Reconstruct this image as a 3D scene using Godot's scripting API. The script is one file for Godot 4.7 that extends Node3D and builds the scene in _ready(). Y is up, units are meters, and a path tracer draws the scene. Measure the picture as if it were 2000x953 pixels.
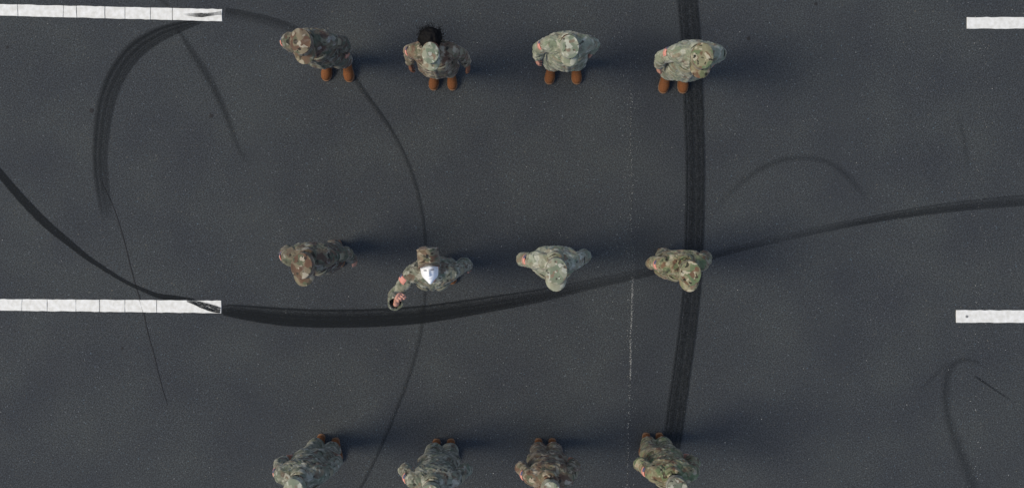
extends Node3D

# A car park seen from straight above: twelve people in camouflage standing in three rows on dark asphalt.
# x runs to the right of the picture, z down the picture, y up, in metres.

const SEEM := {
	"arc": [[-3.422,-2.140,0.022,0.26], [-3.533,-2.129,0.078,0.68], [-3.711,-2.079,0.133,0.68], [-3.906,-2.002,0.172,0.64], [-4.129,-1.859,0.200,0.64], [-4.287,-1.677,0.206,0.59], [-4.400,-1.473,0.206,0.55], [-4.480,-1.224,0.200,0.51], [-4.521,-0.947,0.183,0.51], [-4.541,-0.669,0.167,0.51], [-4.521,-0.392,0.161,0.42], [-4.490,-0.170,0.150,0.26], [-4.452,0.008,0.133,0.00]],
	"spur": [[-3.722,-2.118,0.053,0.00], [-3.645,-2.019,0.080,0.50], [-3.519,-1.814,0.120,0.60], [-3.354,-1.555,0.133,0.60], [-3.217,-1.278,0.120,0.60], [-3.119,-1.040,0.100,0.50], [-3.021,-0.769,0.087,0.30], [-2.888,-0.602,0.093,0.00]],
	"sweep": [[-5.947,-0.936,0.072,0.90], [-5.728,-0.631,0.078,0.90], [-5.618,-0.498,0.083,0.90], [-5.464,-0.314,0.089,0.90], [-5.288,-0.120,0.094,0.90], [-5.094,0.070,0.089,0.90], [-4.901,0.231,0.072,0.90], [-4.707,0.387,0.056,0.90], [-4.513,0.521,0.044,0.85], [-4.291,0.655,0.039,0.80], [-4.124,0.738,0.039,0.80], [-3.929,0.816,0.050,0.85], [-3.734,0.855,0.072,0.90], [-3.595,0.883,0.083,0.90], [-3.400,0.939,0.100,0.90], [-3.244,0.967,0.111,0.90]],
	"long": [[-3.221,0.978,0.094,0.55], [-3.121,0.983,0.133,0.85], [-2.842,1.017,0.172,0.90], [-2.508,1.050,0.194,0.90], [-2.061,1.067,0.194,0.90], [-1.504,1.055,0.194,0.90], [-1.058,1.022,0.189,0.88], [-0.612,0.960,0.178,0.80], [-0.167,0.887,0.161,0.70], [0.278,0.809,0.139,0.55], [0.779,0.698,0.111,0.36], [1.334,0.581,0.094,0.30], [1.833,0.464,0.083,0.32], [2.332,0.325,0.072,0.34], [2.885,0.191,0.072,0.18], [3.383,0.080,0.078,0.30], [3.715,0.014,0.072,0.50], [4.157,-0.064,0.089,0.50], [4.599,-0.130,0.100,0.45], [5.096,-0.185,0.111,0.40], [5.592,-0.224,0.122,0.35], [6.144,-0.263,0.122,0.30]],
	"hook": [[-3.167,-2.233,0.133,0.47], [-3.017,-2.211,0.133,0.47], [-2.823,-2.172,0.128,0.43], [-2.602,-2.117,0.122,0.43], [-2.325,-2.006,0.111,0.38], [-2.049,-1.813,0.094,0.38], [-1.801,-1.565,0.078,0.47], [-1.652,-1.360,0.067,0.57], [-1.497,-1.156,0.061,0.57], [-1.342,-0.918,0.056,0.52], [-1.221,-0.680,0.056,0.47], [-1.121,-0.419,0.056,0.47], [-1.055,-0.142,0.050,0.47], [-1.012,0.164,0.050,0.43], [-1.007,0.609,0.050,0.38], [-1.030,0.999,0.056,0.38], [-1.086,1.334,0.056,0.38], [-1.171,1.642,0.050,0.43], [-1.283,1.950,0.050,0.47], [-1.441,2.342,0.050,0.47], [-1.609,2.708,0.044,0.47], [-1.762,2.989,0.044,0.47], [-1.959,3.299,0.044,0.38]],
	"band": [[1.809,-2.706,0.222,0.69], [1.838,-2.376,0.222,0.71], [1.879,-1.936,0.222,0.73], [1.909,-1.275,0.217,0.76], [1.928,-0.723,0.211,0.76], [1.930,-0.280,0.211,0.76], [1.921,0.219,0.211,0.76], [1.906,0.608,0.206,0.76], [1.879,0.942,0.200,0.76], [1.842,1.277,0.200,0.76], [1.793,1.640,0.200,0.76], [1.745,2.003,0.206,0.76], [1.701,2.339,0.206,0.73], [1.652,2.647,0.200,0.60], [1.609,2.956,0.189,0.43], [1.587,3.181,0.178,0.00]],
	"crescent": [[2.136,-0.103,0.105,0.00], [2.301,-0.291,0.105,0.21], [2.494,-0.463,0.105,0.32], [2.687,-0.584,0.105,0.36], [2.880,-0.656,0.105,0.36], [3.074,-0.678,0.098,0.32], [3.295,-0.656,0.098,0.34], [3.461,-0.579,0.105,0.36], [3.601,-0.462,0.105,0.34], [3.723,-0.324,0.098,0.21], [3.835,-0.191,0.090,0.00]],
	"crook": [[5.115,1.620,0.049,0.00], [5.031,1.553,0.056,0.26], [4.909,1.515,0.069,0.36], [4.782,1.537,0.097,0.42], [4.699,1.632,0.125,0.44], [4.668,1.805,0.132,0.44], [4.675,2.000,0.139,0.42], [4.711,2.196,0.153,0.42], [4.779,2.392,0.167,0.42], [4.870,2.616,0.174,0.42], [4.962,2.868,0.167,0.38], [5.049,3.176,0.153,0.26], [5.107,3.401,0.139,0.00]],
	"wisp": [[4.369,1.867,0.078,0.00], [4.478,1.749,0.089,0.20], [4.605,1.621,0.089,0.25], [4.726,1.498,0.078,0.00]],
	"faint": [[4.743,-1.191,0.078,0.00], [4.811,-0.998,0.093,0.20], [4.857,-0.777,0.093,0.25], [4.888,-0.501,0.078,0.00]],
	"flick": [[-3.941,-2.548,0.100,0.50], [-3.875,-2.427,0.100,0.50], [-3.809,-2.349,0.078,0.45], [-3.743,-2.294,0.050,0.00]],
	"scuff": [[4.977,1.682,0.011,0.20], [5.033,1.726,0.022,0.60], [5.173,1.821,0.017,0.50], [5.296,1.905,0.017,0.35], [5.425,1.988,0.011,0.00]],
}

var used := {}
var M := {}
var camo: Array = []
var folds := FastNoiseLite.new()
var fine := FastNoiseLite.new()
var head_shape: Dictionary
var hand_shape: Dictionary
var fist_shape: Dictionary
var boot_shape: Dictionary


# ---------------------------------------------------------------- distance fields and their surfaces
class Field:
	var o: Vector3
	var c: float
	var nx: int
	var ny: int
	var nz: int
	var v := PackedFloat32Array()

	func _init(lo: Vector3, hi: Vector3, cell: float) -> void:
		o = lo
		c = cell
		nx = int(ceil((hi.x - lo.x) / cell)) + 2
		ny = int(ceil((hi.y - lo.y) / cell)) + 2
		nz = int(ceil((hi.z - lo.z) / cell)) + 2
		v.resize(nx * ny * nz)
		v.fill(1.0)

	# a tapered capsule from a to b, made thinner by `flat` along the direction n; joined with a smooth minimum, or taken away
	func bone(a: Vector3, b: Vector3, ra: float, rb: float, k := 0.03, n := Vector3.ZERO, flat := 1.0, away := false) -> void:
		var m := maxf(ra, rb) + k + 2.0 * c
		var lo := (Vector3(minf(a.x, b.x), minf(a.y, b.y), minf(a.z, b.z)) - Vector3(m, m, m) - o) / c
		var hi := (Vector3(maxf(a.x, b.x), maxf(a.y, b.y), maxf(a.z, b.z)) + Vector3(m, m, m) - o) / c
		var x0 := maxi(0, int(lo.x))
		var y0 := maxi(0, int(lo.y))
		var z0 := maxi(0, int(lo.z))
		var x1 := mini(nx - 1, int(hi.x) + 1)
		var y1 := mini(ny - 1, int(hi.y) + 1)
		var z1 := mini(nz - 1, int(hi.z) + 1)
		var ba := b - a
		ba += n * (ba.dot(n) * (flat - 1.0))
		var bb := maxf(ba.dot(ba), 1e-9)
		var g := flat - 1.0
		var dr := rb - ra
		for z in range(z0, z1 + 1):
			for y in range(y0, y1 + 1):
				var at := (z * ny + y) * nx
				for x in range(x0, x1 + 1):
					var p := Vector3(o.x + x * c, o.y + y * c, o.z + z * c) - a
					if g != 0.0:
						p += n * (p.dot(n) * g)
					var t := clampf(p.dot(ba) / bb, 0.0, 1.0)
					var d := (p - ba * t).length() - ra - dr * t
					var w := v[at + x]
					if away:
						v[at + x] = maxf(w, -d)
					else:
						var h := maxf(k - absf(w - d), 0.0) / k
						v[at + x] = minf(w, d) - h * h * k * 0.25

	func cut_below(y_cut: float) -> void:
		for z in nz:
			for y in ny:
				var d := y_cut - (o.y + y * c)
				if d < -2.0 * c:
					break
				var at := (z * ny + y) * nx
				for x in nx:
					v[at + x] = maxf(v[at + x], d)

	func sample(p: Vector3) -> float:
		var q := (p - o) / c
		var x := clampi(int(q.x), 0, nx - 2)
		var y := clampi(int(q.y), 0, ny - 2)
		var z := clampi(int(q.z), 0, nz - 2)
		var f := q - Vector3(x, y, z)
		var at := (z * ny + y) * nx + x
		var s := nx * ny
		var e0 := lerpf(lerpf(v[at], v[at + 1], f.x), lerpf(v[at + nx], v[at + nx + 1], f.x), f.y)
		var e1 := lerpf(lerpf(v[at + s], v[at + s + 1], f.x), lerpf(v[at + s + nx], v[at + s + nx + 1], f.x), f.y)
		return lerpf(e0, e1, f.z)

	# surface nets: a vertex in each cell that the surface crosses, a quad round each crossed edge
	func surface() -> Dictionary:
		var verts := PackedVector3Array()
		var index := PackedInt32Array()
		var ids := PackedInt32Array()
		ids.resize(nx * ny * nz)
		ids.fill(-1)
		var s := nx * ny
		var off := PackedInt32Array([0, 1, nx, nx + 1, s, s + 1, s + nx, s + nx + 1])
		var ea := PackedInt32Array([0, 2, 4, 6, 0, 1, 4, 5, 0, 1, 2, 3])
		var eb := PackedInt32Array([1, 3, 5, 7, 2, 3, 6, 7, 4, 5, 6, 7])
		var near := 2.0 * c
		for z in nz - 1:
			for y in ny - 1:
				var at := (z * ny + y) * nx
				for x in nx - 1:
					var i := at + x
					var w := v[i]
					if w > near or w < -near:
						continue
					var inside := 0
					for k in 8:
						if v[i + off[k]] < 0.0:
							inside += 1
					if inside == 0 or inside == 8:
						continue
					var sum := Vector3.ZERO
					var n := 0
					for k in 12:
						var p := ea[k]
						var q := eb[k]
						var vp := v[i + off[p]]
						var vq := v[i + off[q]]
						if (vp < 0.0) != (vq < 0.0):
							var t := vp / (vp - vq)
							var pa := Vector3(p & 1, (p >> 1) & 1, p >> 2)
							var pb := Vector3(q & 1, (q >> 1) & 1, q >> 2)
							sum += pa.lerp(pb, t)
							n += 1
					ids[i] = verts.size()
					verts.append(o + (Vector3(x, y, z) + sum / n) * c)
		for z in range(1, nz - 1):
			for y in range(1, ny - 1):
				var at := (z * ny + y) * nx
				for x in range(1, nx - 1):
					var i := at + x
					if ids[i] < 0:
						continue
					var a := v[i] < 0.0
					if a != (v[i + 1] < 0.0):
						quad(index, ids[i - nx - s], ids[i - s], ids[i], ids[i - nx], a)
					if a != (v[i + nx] < 0.0):
						quad(index, ids[i - 1 - s], ids[i - 1], ids[i], ids[i - s], a)
					if a != (v[i + s] < 0.0):
						quad(index, ids[i - 1 - nx], ids[i - nx], ids[i], ids[i - 1], a)
		return {"v": verts, "i": index}

	func quad(index: PackedInt32Array, a: int, b: int, d: int, e: int, flip: bool) -> void:
		if a < 0 or b < 0 or d < 0 or e < 0:
			return
		if flip:
			index.append_array(PackedInt32Array([a, d, b, a, e, d]))
		else:
			index.append_array(PackedInt32Array([a, b, d, a, d, e]))


func normals_of(m: Dictionary) -> PackedVector3Array:
	var n := PackedVector3Array()
	var v: PackedVector3Array = m.v
	var ix: PackedInt32Array = m.i
	n.resize(v.size())
	for k in range(0, ix.size(), 3):
		var a := ix[k]
		var b := ix[k + 1]
		var d := ix[k + 2]
		var f := (v[d] - v[a]).cross(v[b] - v[a])
		n[a] += f
		n[b] += f
		n[d] += f
	for k in n.size():
		n[k] = n[k].normalized()
	return n


func append(dst: Dictionary, src: Dictionary, t: Transform3D) -> void:
	var v: PackedVector3Array = dst.v
	var ix: PackedInt32Array = dst.i
	var base := v.size()
	v.append_array(t * (src.v as PackedVector3Array))
	var flip := t.basis.determinant() < 0.0
	var si: PackedInt32Array = src.i
	for k in range(0, si.size(), 3):
		ix.append(base + si[k])
		ix.append(base + si[k + (2 if flip else 1)])
		ix.append(base + si[k + (1 if flip else 2)])
	dst.v = v
	dst.i = ix


# cloth: ridges and small creases pushed along the normals
func crease(m: Dictionary, seed_at: Vector3, coarse: float, small: float) -> void:
	var n := normals_of(m)
	var v: PackedVector3Array = m.v
	for k in v.size():
		var p := v[k] * Vector3(0.9, 1.35, 0.9) + seed_at
		var a := folds.get_noise_3dv(p)
		var b := fine.get_noise_3dv(v[k] * Vector3(1, 1.3, 1) + seed_at * 3.0)
		v[k] += n[k] * ((0.3 - absf(a)) * coarse * 0.55 - coarse * 0.2 * exp(-a * a / 0.005) + (0.3 - absf(b)) * small)
	m.v = v


func to_mesh(m: Dictionary, smooth := true) -> ArrayMesh:
	var arrays := []
	arrays.resize(Mesh.ARRAY_MAX)
	var r := ArrayMesh.new()
	if smooth:
		arrays[Mesh.ARRAY_VERTEX] = m.v
		arrays[Mesh.ARRAY_NORMAL] = normals_of(m)
		arrays[Mesh.ARRAY_INDEX] = m.i
		if m.has("uv"):
			arrays[Mesh.ARRAY_TEX_UV] = m.uv
		if m.has("col"):
			arrays[Mesh.ARRAY_COLOR] = m.col
	else:
		var v := PackedVector3Array()
		var n := PackedVector3Array()
		var ix: PackedInt32Array = m.i
		for k in range(0, ix.size(), 3):
			var a: Vector3 = m.v[ix[k]]
			var b: Vector3 = m.v[ix[k + 1]]
			var d: Vector3 = m.v[ix[k + 2]]
			var f := (d - a).cross(b - a).normalized()
			v.append_array(PackedVector3Array([a, b, d]))
			n.append_array(PackedVector3Array([f, f, f]))
		arrays[Mesh.ARRAY_VERTEX] = v
		arrays[Mesh.ARRAY_NORMAL] = n
	r.add_surface_from_arrays(Mesh.PRIMITIVE_TRIANGLES, arrays)
	return r


# ---------------------------------------------------------------- nodes
func numbered(called: String) -> String:
	var k: int = used.get(called, 0)
	used[called] = k + 1
	return called if k == 0 else "%s_%03d" % [called, k]


func thing(called: String, label: String, category: String, at: Vector3, group := "") -> Node3D:
	var t := Node3D.new()
	t.name = numbered(called)
	add_child(t)
	t.position = at
	t.set_meta("label", label)
	t.set_meta("category", category)
	if group:
		t.set_meta("group", group)
	return t


func setting(called: String, label := "", mesh: Mesh = null, mat: Material = null) -> Node3D:
	var t: Node3D = Node3D.new() if mesh == null else MeshInstance3D.new()
	if mesh:
		(t as MeshInstance3D).mesh = mesh
		(t as MeshInstance3D).material_override = mat
	t.name = numbered(called)
	add_child(t)
	t.set_meta("kind", "structure")
	if label:
		t.set_meta("label", label)
	return t


func part(called: String, mesh: Mesh, mat: Material, parent: Node3D, at := Transform3D.IDENTITY) -> MeshInstance3D:
	var p := MeshInstance3D.new()
	p.name = called
	p.mesh = mesh
	p.material_override = mat
	p.transform = at
	parent.add_child(p, true)
	return p


# ---------------------------------------------------------------- materials
func lin(r: float, g: float, b: float) -> Color:
	return Color(r, g, b).linear_to_srgb()


func plain(c: Color, rough := 0.9, spec := 0.5) -> StandardMaterial3D:
	var m := StandardMaterial3D.new()
	m.albedo_color = c
	m.roughness = rough
	m.metallic_specular = spec
	return m


func asphalt_image(seed_value: int, specks: int, size := 2048) -> ImageTexture:
	var rng := RandomNumberGenerator.new()
	rng.seed = seed_value
	var soft := FastNoiseLite.new()
	soft.seed = seed_value
	soft.frequency = 0.16
	soft.fractal_octaves = 2
	var grain := soft.get_seamless_image(size, size)
	grain.convert(Image.FORMAT_L8)
	var g := grain.get_data()
	var data := PackedByteArray()
	data.resize(size * size * 3)
	var toss := PackedByteArray()
	toss.resize(65536)
	for k in 65536:
		toss[k] = rng.randi() & 255
	for k in size * size:
		var w := 150 + ((g[k] - 128) * 7 >> 4) + ((toss[(k * 7 + (k >> 11) * 131 + (k >> 16) * 977) & 65535] - 128) >> 3)
		w = clampi(w, 40, 215)
		data[k * 3] = w
		data[k * 3 + 1] = w
		data[k * 3 + 2] = w
	# stones that show through the binder: pale, buff, bluish and near-black
	for k in specks:
		var x := rng.randi() % size
		var y := rng.randi() % size
		var hi := rng.randf()
		var strong := k % 14 == 0
		var b := 205 + int(50 * hi) if strong else 162 + int(44 * hi)
		var tint := Vector3(1, 1, 1)
		var pick := rng.randf()
		if pick < 0.2:
			tint = Vector3(1.0, 0.93, 0.82)
		elif pick < 0.4:
			tint = Vector3(0.85, 0.95, 1.0)
		if pick > 0.8:
			b = 95 + int(35 * hi)
		var w := 1 + int(rng.randf() * 2.2) + (1 if strong and hi > 0.6 else 0)
		var h := 1 + int(rng.randf() * 2.2) + (1 if strong and hi > 0.6 else 0)
		for j in h:
			for i in w:
				var at := (((y + j) % size) * size + (x + i) % size) * 3
				data[at] = int(b * tint.x)
				data[at + 1] = int(b * tint.y)
				data[at + 2] = int(b * tint.z)
	var im := Image.create_from_data(size, size, false, Image.FORMAT_RGB8, data)
	return ImageTexture.create_from_image(im)


func mottle(seed_value: int, low: Color, high: Color, freq := 0.012) -> ImageTexture:
	var n := FastNoiseLite.new()
	n.seed = seed_value
	n.frequency = freq
	n.fractal_octaves = 4
	var im := n.get_seamless_image(512, 512)
	im.convert(Image.FORMAT_RGB8)
	var d := im.get_data()
	for k in 512 * 512:
		var c := low.lerp(high, d[k * 3] / 255.0)
		d[k * 3] = int(c.r * 255)
		d[k * 3 + 1] = int(c.g * 255)
		d[k * 3 + 2] = int(c.b * 255)
	return ImageTexture.create_from_image(Image.create_from_data(512, 512, false, Image.FORMAT_RGB8, d))


func asphalt(tex: Texture2D, tint: Color, tile: float, shift: Vector3) -> StandardMaterial3D:
	var m := plain(tint, 0.9, 0.4)
	m.albedo_texture = tex
	m.uv1_triplanar = true
	m.uv1_world_triplanar = true
	m.uv1_scale = Vector3.ONE / tile
	m.uv1_offset = shift
	m.detail_enabled = true
	m.detail_blend_mode = BaseMaterial3D.BLEND_MODE_MUL
	m.detail_uv_layer = BaseMaterial3D.DETAIL_UV_2
	m.detail_albedo = M.mottle
	m.uv2_triplanar = true
	m.uv2_world_triplanar = true
	m.uv2_scale = Vector3.ONE / 9.7
	return m


# woodland print: five inks laid over a base by thresholds of warped noise
func camo_image(seed_value: int, inks: Array, cover: Array) -> ImageTexture:
	var size := 512
	var layers: Array = []
	for k in inks.size() - 1:
		var n := FastNoiseLite.new()
		n.seed = seed_value * 17 + k * 5
		n.frequency = [0.010, 0.012, 0.016, 0.02, 0.02][k]
		n.fractal_octaves = 2
		n.fractal_gain = 0.35
		n.domain_warp_enabled = true
		n.domain_warp_amplitude = 22.0
		n.domain_warp_frequency = 0.02
		var im := n.get_seamless_image(size, size)
		im.convert(Image.FORMAT_L8)
		layers.append(im.get_data())
	var data := PackedByteArray()
	data.resize(size * size * 3)
	for i in size * size:
		var c: Color = inks[0]
		for k in layers.size():
			var w: int = layers[k][i]
			var edge: int = cover[k]
			if w > edge:
				c = c.lerp(inks[k + 1], clampf((w - edge) / 7.0, 0.0, 1.0))
		data[i * 3] = int(c.r * 255)
		data[i * 3 + 1] = int(c.g * 255)
		data[i * 3 + 2] = int(c.b * 255)
	return ImageTexture.create_from_image(Image.create_from_data(size, size, false, Image.FORMAT_RGB8, data))


func cloth(kind: int, shift: Vector3) -> StandardMaterial3D:
	var m := plain(Color.WHITE, 0.92, 0.35)
	m.albedo_texture = camo[kind]
	m.uv1_triplanar = true
	m.uv1_scale = Vector3(1.15, 1.5, 1.15)
	m.uv1_offset = shift
	m.rim_enabled = true
	m.rim = 0.25
	return m


func rubber_image(seed_value: int, crisp_low: float, crisp_high: float, lines: float, gaps: Array = [], thick := 0.0, rough := 0.3) -> ImageTexture:
	var w := 64
	var h := 1024
	var rng := RandomNumberGenerator.new()
	rng.seed = seed_value
	var column := PackedFloat32Array()
	var walk := 0.0
	for x in w:
		walk = walk * 0.6 + rng.randf_range(-1, 1) * 0.75
		column.append(walk)
	var n := FastNoiseLite.new()
	n.seed = seed_value
	n.frequency = 1.0
	var data := PackedByteArray()
	data.resize(w * h * 4)
	for y in h:
		var ang := TAU * y / h
		for x in w:
			var u := (x + 0.5) / w
			var edge := smoothstep(0.0, crisp_low, u) * smoothstep(0.0, crisp_high, 1.0 - u)
			var wave := n.get_noise_3d(x * 0.35, 6.0 * cos(ang), 6.0 * sin(ang)) + 0.7 * n.get_noise_3d(x * 0.12 + 40.0, 22.0 * cos(ang), 22.0 * sin(ang))
			var a := 0.8 + thick + lines * column[x] * 0.22 + wave * rough - rng.randf() * rng.randf() * 0.45
			for gap in gaps:
				a -= gap[2] * exp(-pow((u - gap[0] - 0.02 * wave) / gap[1], 2.0))
			a *= edge
			data[(y * w + x) * 4] = 255
			data[(y * w + x) * 4 + 1] = 255
			data[(y * w + x) * 4 + 2] = 255
			data[(y * w + x) * 4 + 3] = int(clampf(a, 0.0, 1.0) * 255)
	return ImageTexture.create_from_image(Image.create_from_data(w, h, false, Image.FORMAT_RGBA8, data))


func rubber(tex: Texture2D) -> StandardMaterial3D:
	var m := plain(lin(0.0085, 0.0105, 0.0125), 0.85, 0.3)
	m.albedo_texture = tex
	m.transparency = BaseMaterial3D.TRANSPARENCY_ALPHA
	m.vertex_color_use_as_albedo = true
	return m


func make_materials() -> void:
	M.mottle = mottle(5, Color(0.845, 0.85, 0.885), Color(1.0, 1.0, 0.985), 0.016)
	M.paint_dirt = mottle(9, Color(0.87, 0.865, 0.845), Color(1, 1, 1), 0.03)
	M.ground = asphalt(asphalt_image(3, 110000), lin(0.149, 0.1645, 0.1745), 6.3, Vector3.ZERO)
	M.strip = asphalt(asphalt_image(4, 9000, 1024), lin(0.136, 0.1515, 0.1635), 3.1, Vector3(0.3, 0, 0.2))
	M.paint = plain(lin(0.84, 0.83, 0.8), 0.7)
	M.paint.albedo_texture = M.paint_dirt
	M.paint.uv1_triplanar = true
	M.paint.uv1_world_triplanar = true
	M.paint.uv1_scale = Vector3.ONE * 0.9
	M.tar = plain(lin(0.012, 0.012, 0.013), 0.85)  # tar of the spots; also the shade in the groove of the crack
	M.grey_dirt = plain(lin(0.2, 0.2, 0.2), 0.9)
	M.grit = plain(lin(0.42, 0.42, 0.4), 0.9)
	M.rubber_sharp = rubber(rubber_image(21, 0.15, 0.12, 1.1, [], 0.12, 0.5))
	M.rubber_lines = rubber(rubber_image(22, 0.12, 0.18, 1.5))
	M.rubber_band = rubber(rubber_image(27, 0.1, 0.13, 0.7, [[0.79, 0.024, 0.5], [0.7, 0.014, 0.25], [0.9, 0.012, 0.22], [0.45, 0.03, 0.14], [0.2, 0.02, 0.16]], -0.06, 0.5))
	M.rubber_heavy = rubber(rubber_image(29, 0.25, 0.15, 1.2, [], 0.25, 1.3))
	M.rubber_soft = rubber(rubber_image(23, 0.7, 0.6, 0.4))
	M.rubber_left = rubber(rubber_image(24, 0.12, 0.07, 1.9, [[0.24, 0.1, 0.5], [0.42, 0.06, 0.3], [0.1, 0.02, -0.2], [0.58, 0.02, 0.25]], 0.14, 0.45))
	M.rubber_right = rubber(rubber_image(26, 0.08, 0.75, 0.8))
	M.boot = plain(lin(0.25, 0.098, 0.039), 0.9, 0.25)
	M.boot.albedo_texture = mottle(31, Color(0.72, 0.72, 0.72), Color(1, 1, 1), 0.03)
	M.boot.uv1_triplanar = true
	M.boot.uv1_scale = Vector3.ONE * 4.0
	M.sole = plain(lin(0.2, 0.105, 0.055), 0.9)
	M.lace = plain(lin(0.17, 0.08, 0.04), 0.9)
	M.black_hair = plain(lin(0.005, 0.0045, 0.0045), 0.7, 0.25)
	M.brown_hair = plain(lin(0.03, 0.018, 0.01), 0.6, 0.4)
	M.mask = plain(lin(0.85, 0.86, 0.88), 0.5)
	M.slit = plain(lin(0.17, 0.18, 0.22), 0.7)
	M.eye_white = plain(lin(0.75, 0.73, 0.7), 0.3)
	M.dark_thread = plain(lin(0.018, 0.017, 0.016), 0.9)
	M.tape = plain(lin(0.24, 0.22, 0.15), 0.95)
	for s in [["light_skin", 0.52, 0.27, 0.2], ["tan_skin", 0.42, 0.2, 0.125], ["brown_skin", 0.2, 0.092, 0.055]]:
		M[s[0]] = plain(lin(s[1], s[2], s[3]), 0.55, 0.4)
		M[s[0]].subsurf_scatter_enabled = true
		M[s[0]].subsurf_scatter_strength = 0.12
	# inks: base, green, brown, cream, dark
	camo = [
		camo_image(1, [lin(0.2, 0.165, 0.105), lin(0.105, 0.115, 0.07), lin(0.125, 0.072, 0.046), lin(0.4, 0.35, 0.26), lin(0.024, 0.02, 0.016)], [136, 140, 186, 190]),
		camo_image(2, [lin(0.29, 0.29, 0.21), lin(0.17, 0.2, 0.135), lin(0.2, 0.145, 0.098), lin(0.45, 0.44, 0.36), lin(0.05, 0.045, 0.036)], [132, 176, 168, 204]),
		camo_image(3, [lin(0.17, 0.15, 0.1), lin(0.085, 0.1, 0.068), lin(0.1, 0.062, 0.045), lin(0.36, 0.34, 0.29), lin(0.02, 0.018, 0.016)], [124, 146, 192, 188]),
		camo_image(4, [lin(0.235, 0.215, 0.125), lin(0.125, 0.165, 0.082), lin(0.15, 0.085, 0.05), lin(0.45, 0.4, 0.28), lin(0.022, 0.02, 0.014)], [134, 152, 182, 186]),
		camo_image(6, [lin(0.2, 0.2, 0.148), lin(0.115, 0.135, 0.092), lin(0.14, 0.095, 0.064), lin(0.38, 0.37, 0.3), lin(0.025, 0.023, 0.018)], [130, 160, 178, 192]),  # darker set: dimming at the lower edge of the view mixed into the inks
	]
	var flag := Image.create(48, 26, false, Image.FORMAT_RGB8)
	for y in 26:
		for x in 48:
			var c := lin(0.55, 0.1, 0.075) if (y / 2) % 2 == 0 else lin(0.66, 0.45, 0.36)
			if x < 18 and y < 14:
				c = lin(0.055, 0.06, 0.12) if (x % 3 != 1 or y % 3 != 1) else lin(0.5, 0.45, 0.4)
			flag.set_pixel(x, y, c)
	M.flag = plain(Color.WHITE, 0.9)
	M.flag.albedo_texture = ImageTexture.create_from_image(flag)


# ---------------------------------------------------------------- ground
func smooth_path(raw: Array, step := 0.05) -> Array:
	var out := []
	for k in raw.size() - 1:
		var a: Array = raw[maxi(k - 1, 0)]
		var b: Array = raw[k]
		var d: Array = raw[k + 1]
		var e: Array = raw[mini(k + 2, raw.size() - 1)]
		var n := maxi(2, int(Vector2(d[0] - b[0], d[1] - b[1]).length() / step))
		for j in n:
			var t := float(j) / n
			var p := []
			for q in 4:
				p.append(cubic_interpolate(b[q], d[q], a[q], e[q], t) if q < 2 else lerpf(b[q], d[q], t))
			out.append(p)
	out.append(raw[-1])
	return out


func ribbon(raw: Array, y: float, mesh_jitter := 0.0, strands := 5, widen := 1.12) -> ArrayMesh:
	var path := smooth_path(raw)
	var rng := RandomNumberGenerator.new()
	rng.seed = int(absf(raw[0][0]) * 1000) + 7
	var v := PackedVector3Array()
	var uv := PackedVector2Array()
	var col := PackedColorArray()
	var ix := PackedInt32Array()
	var along := rng.randf() * 3.0
	for k in path.size():
		var a: Array = path[maxi(k - 1, 0)]
		var b: Array = path[mini(k + 1, path.size() - 1)]
		var d := Vector2(b[0] - a[0], b[1] - a[1]).normalized()
		var side := Vector2(-d.y, d.x)
		var c: Array = path[k]
		if k:
			along += Vector2(c[0] - path[k - 1][0], c[1] - path[k - 1][1]).length()
		var half: float = c[2] * 0.5 * widen
		var shove := rng.randf_range(-1, 1) * mesh_jitter
		for j in strands:
			var u := float(j) / (strands - 1)
			var q := Vector2(c[0], c[1]) + side * ((u * 2.0 - 1.0) * (half + absf(shove)) + shove)
			v.append(Vector3(q.x, y, q.y))
			uv.append(Vector2(u, along / 3.0))
			col.append(Color(1, 1, 1, c[3]))
		if k:
			var r := (k - 1) * strands
			for j in strands - 1:
				ix.append_array(PackedInt32Array([r + j, r + j + 1, r + strands + j, r + j + 1, r + strands + j + 1, r + strands + j]))
	var m := {"v": v, "i": ix, "uv": uv, "col": col}
	# all faces look up
	if normals_of(m)[0].y < 0:
		for k in range(0, ix.size(), 3):
			var s := ix[k + 1]
			ix[k + 1] = ix[k + 2]
			ix[k + 2] = s
		m.i = ix
	return to_mesh(m)


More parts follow.
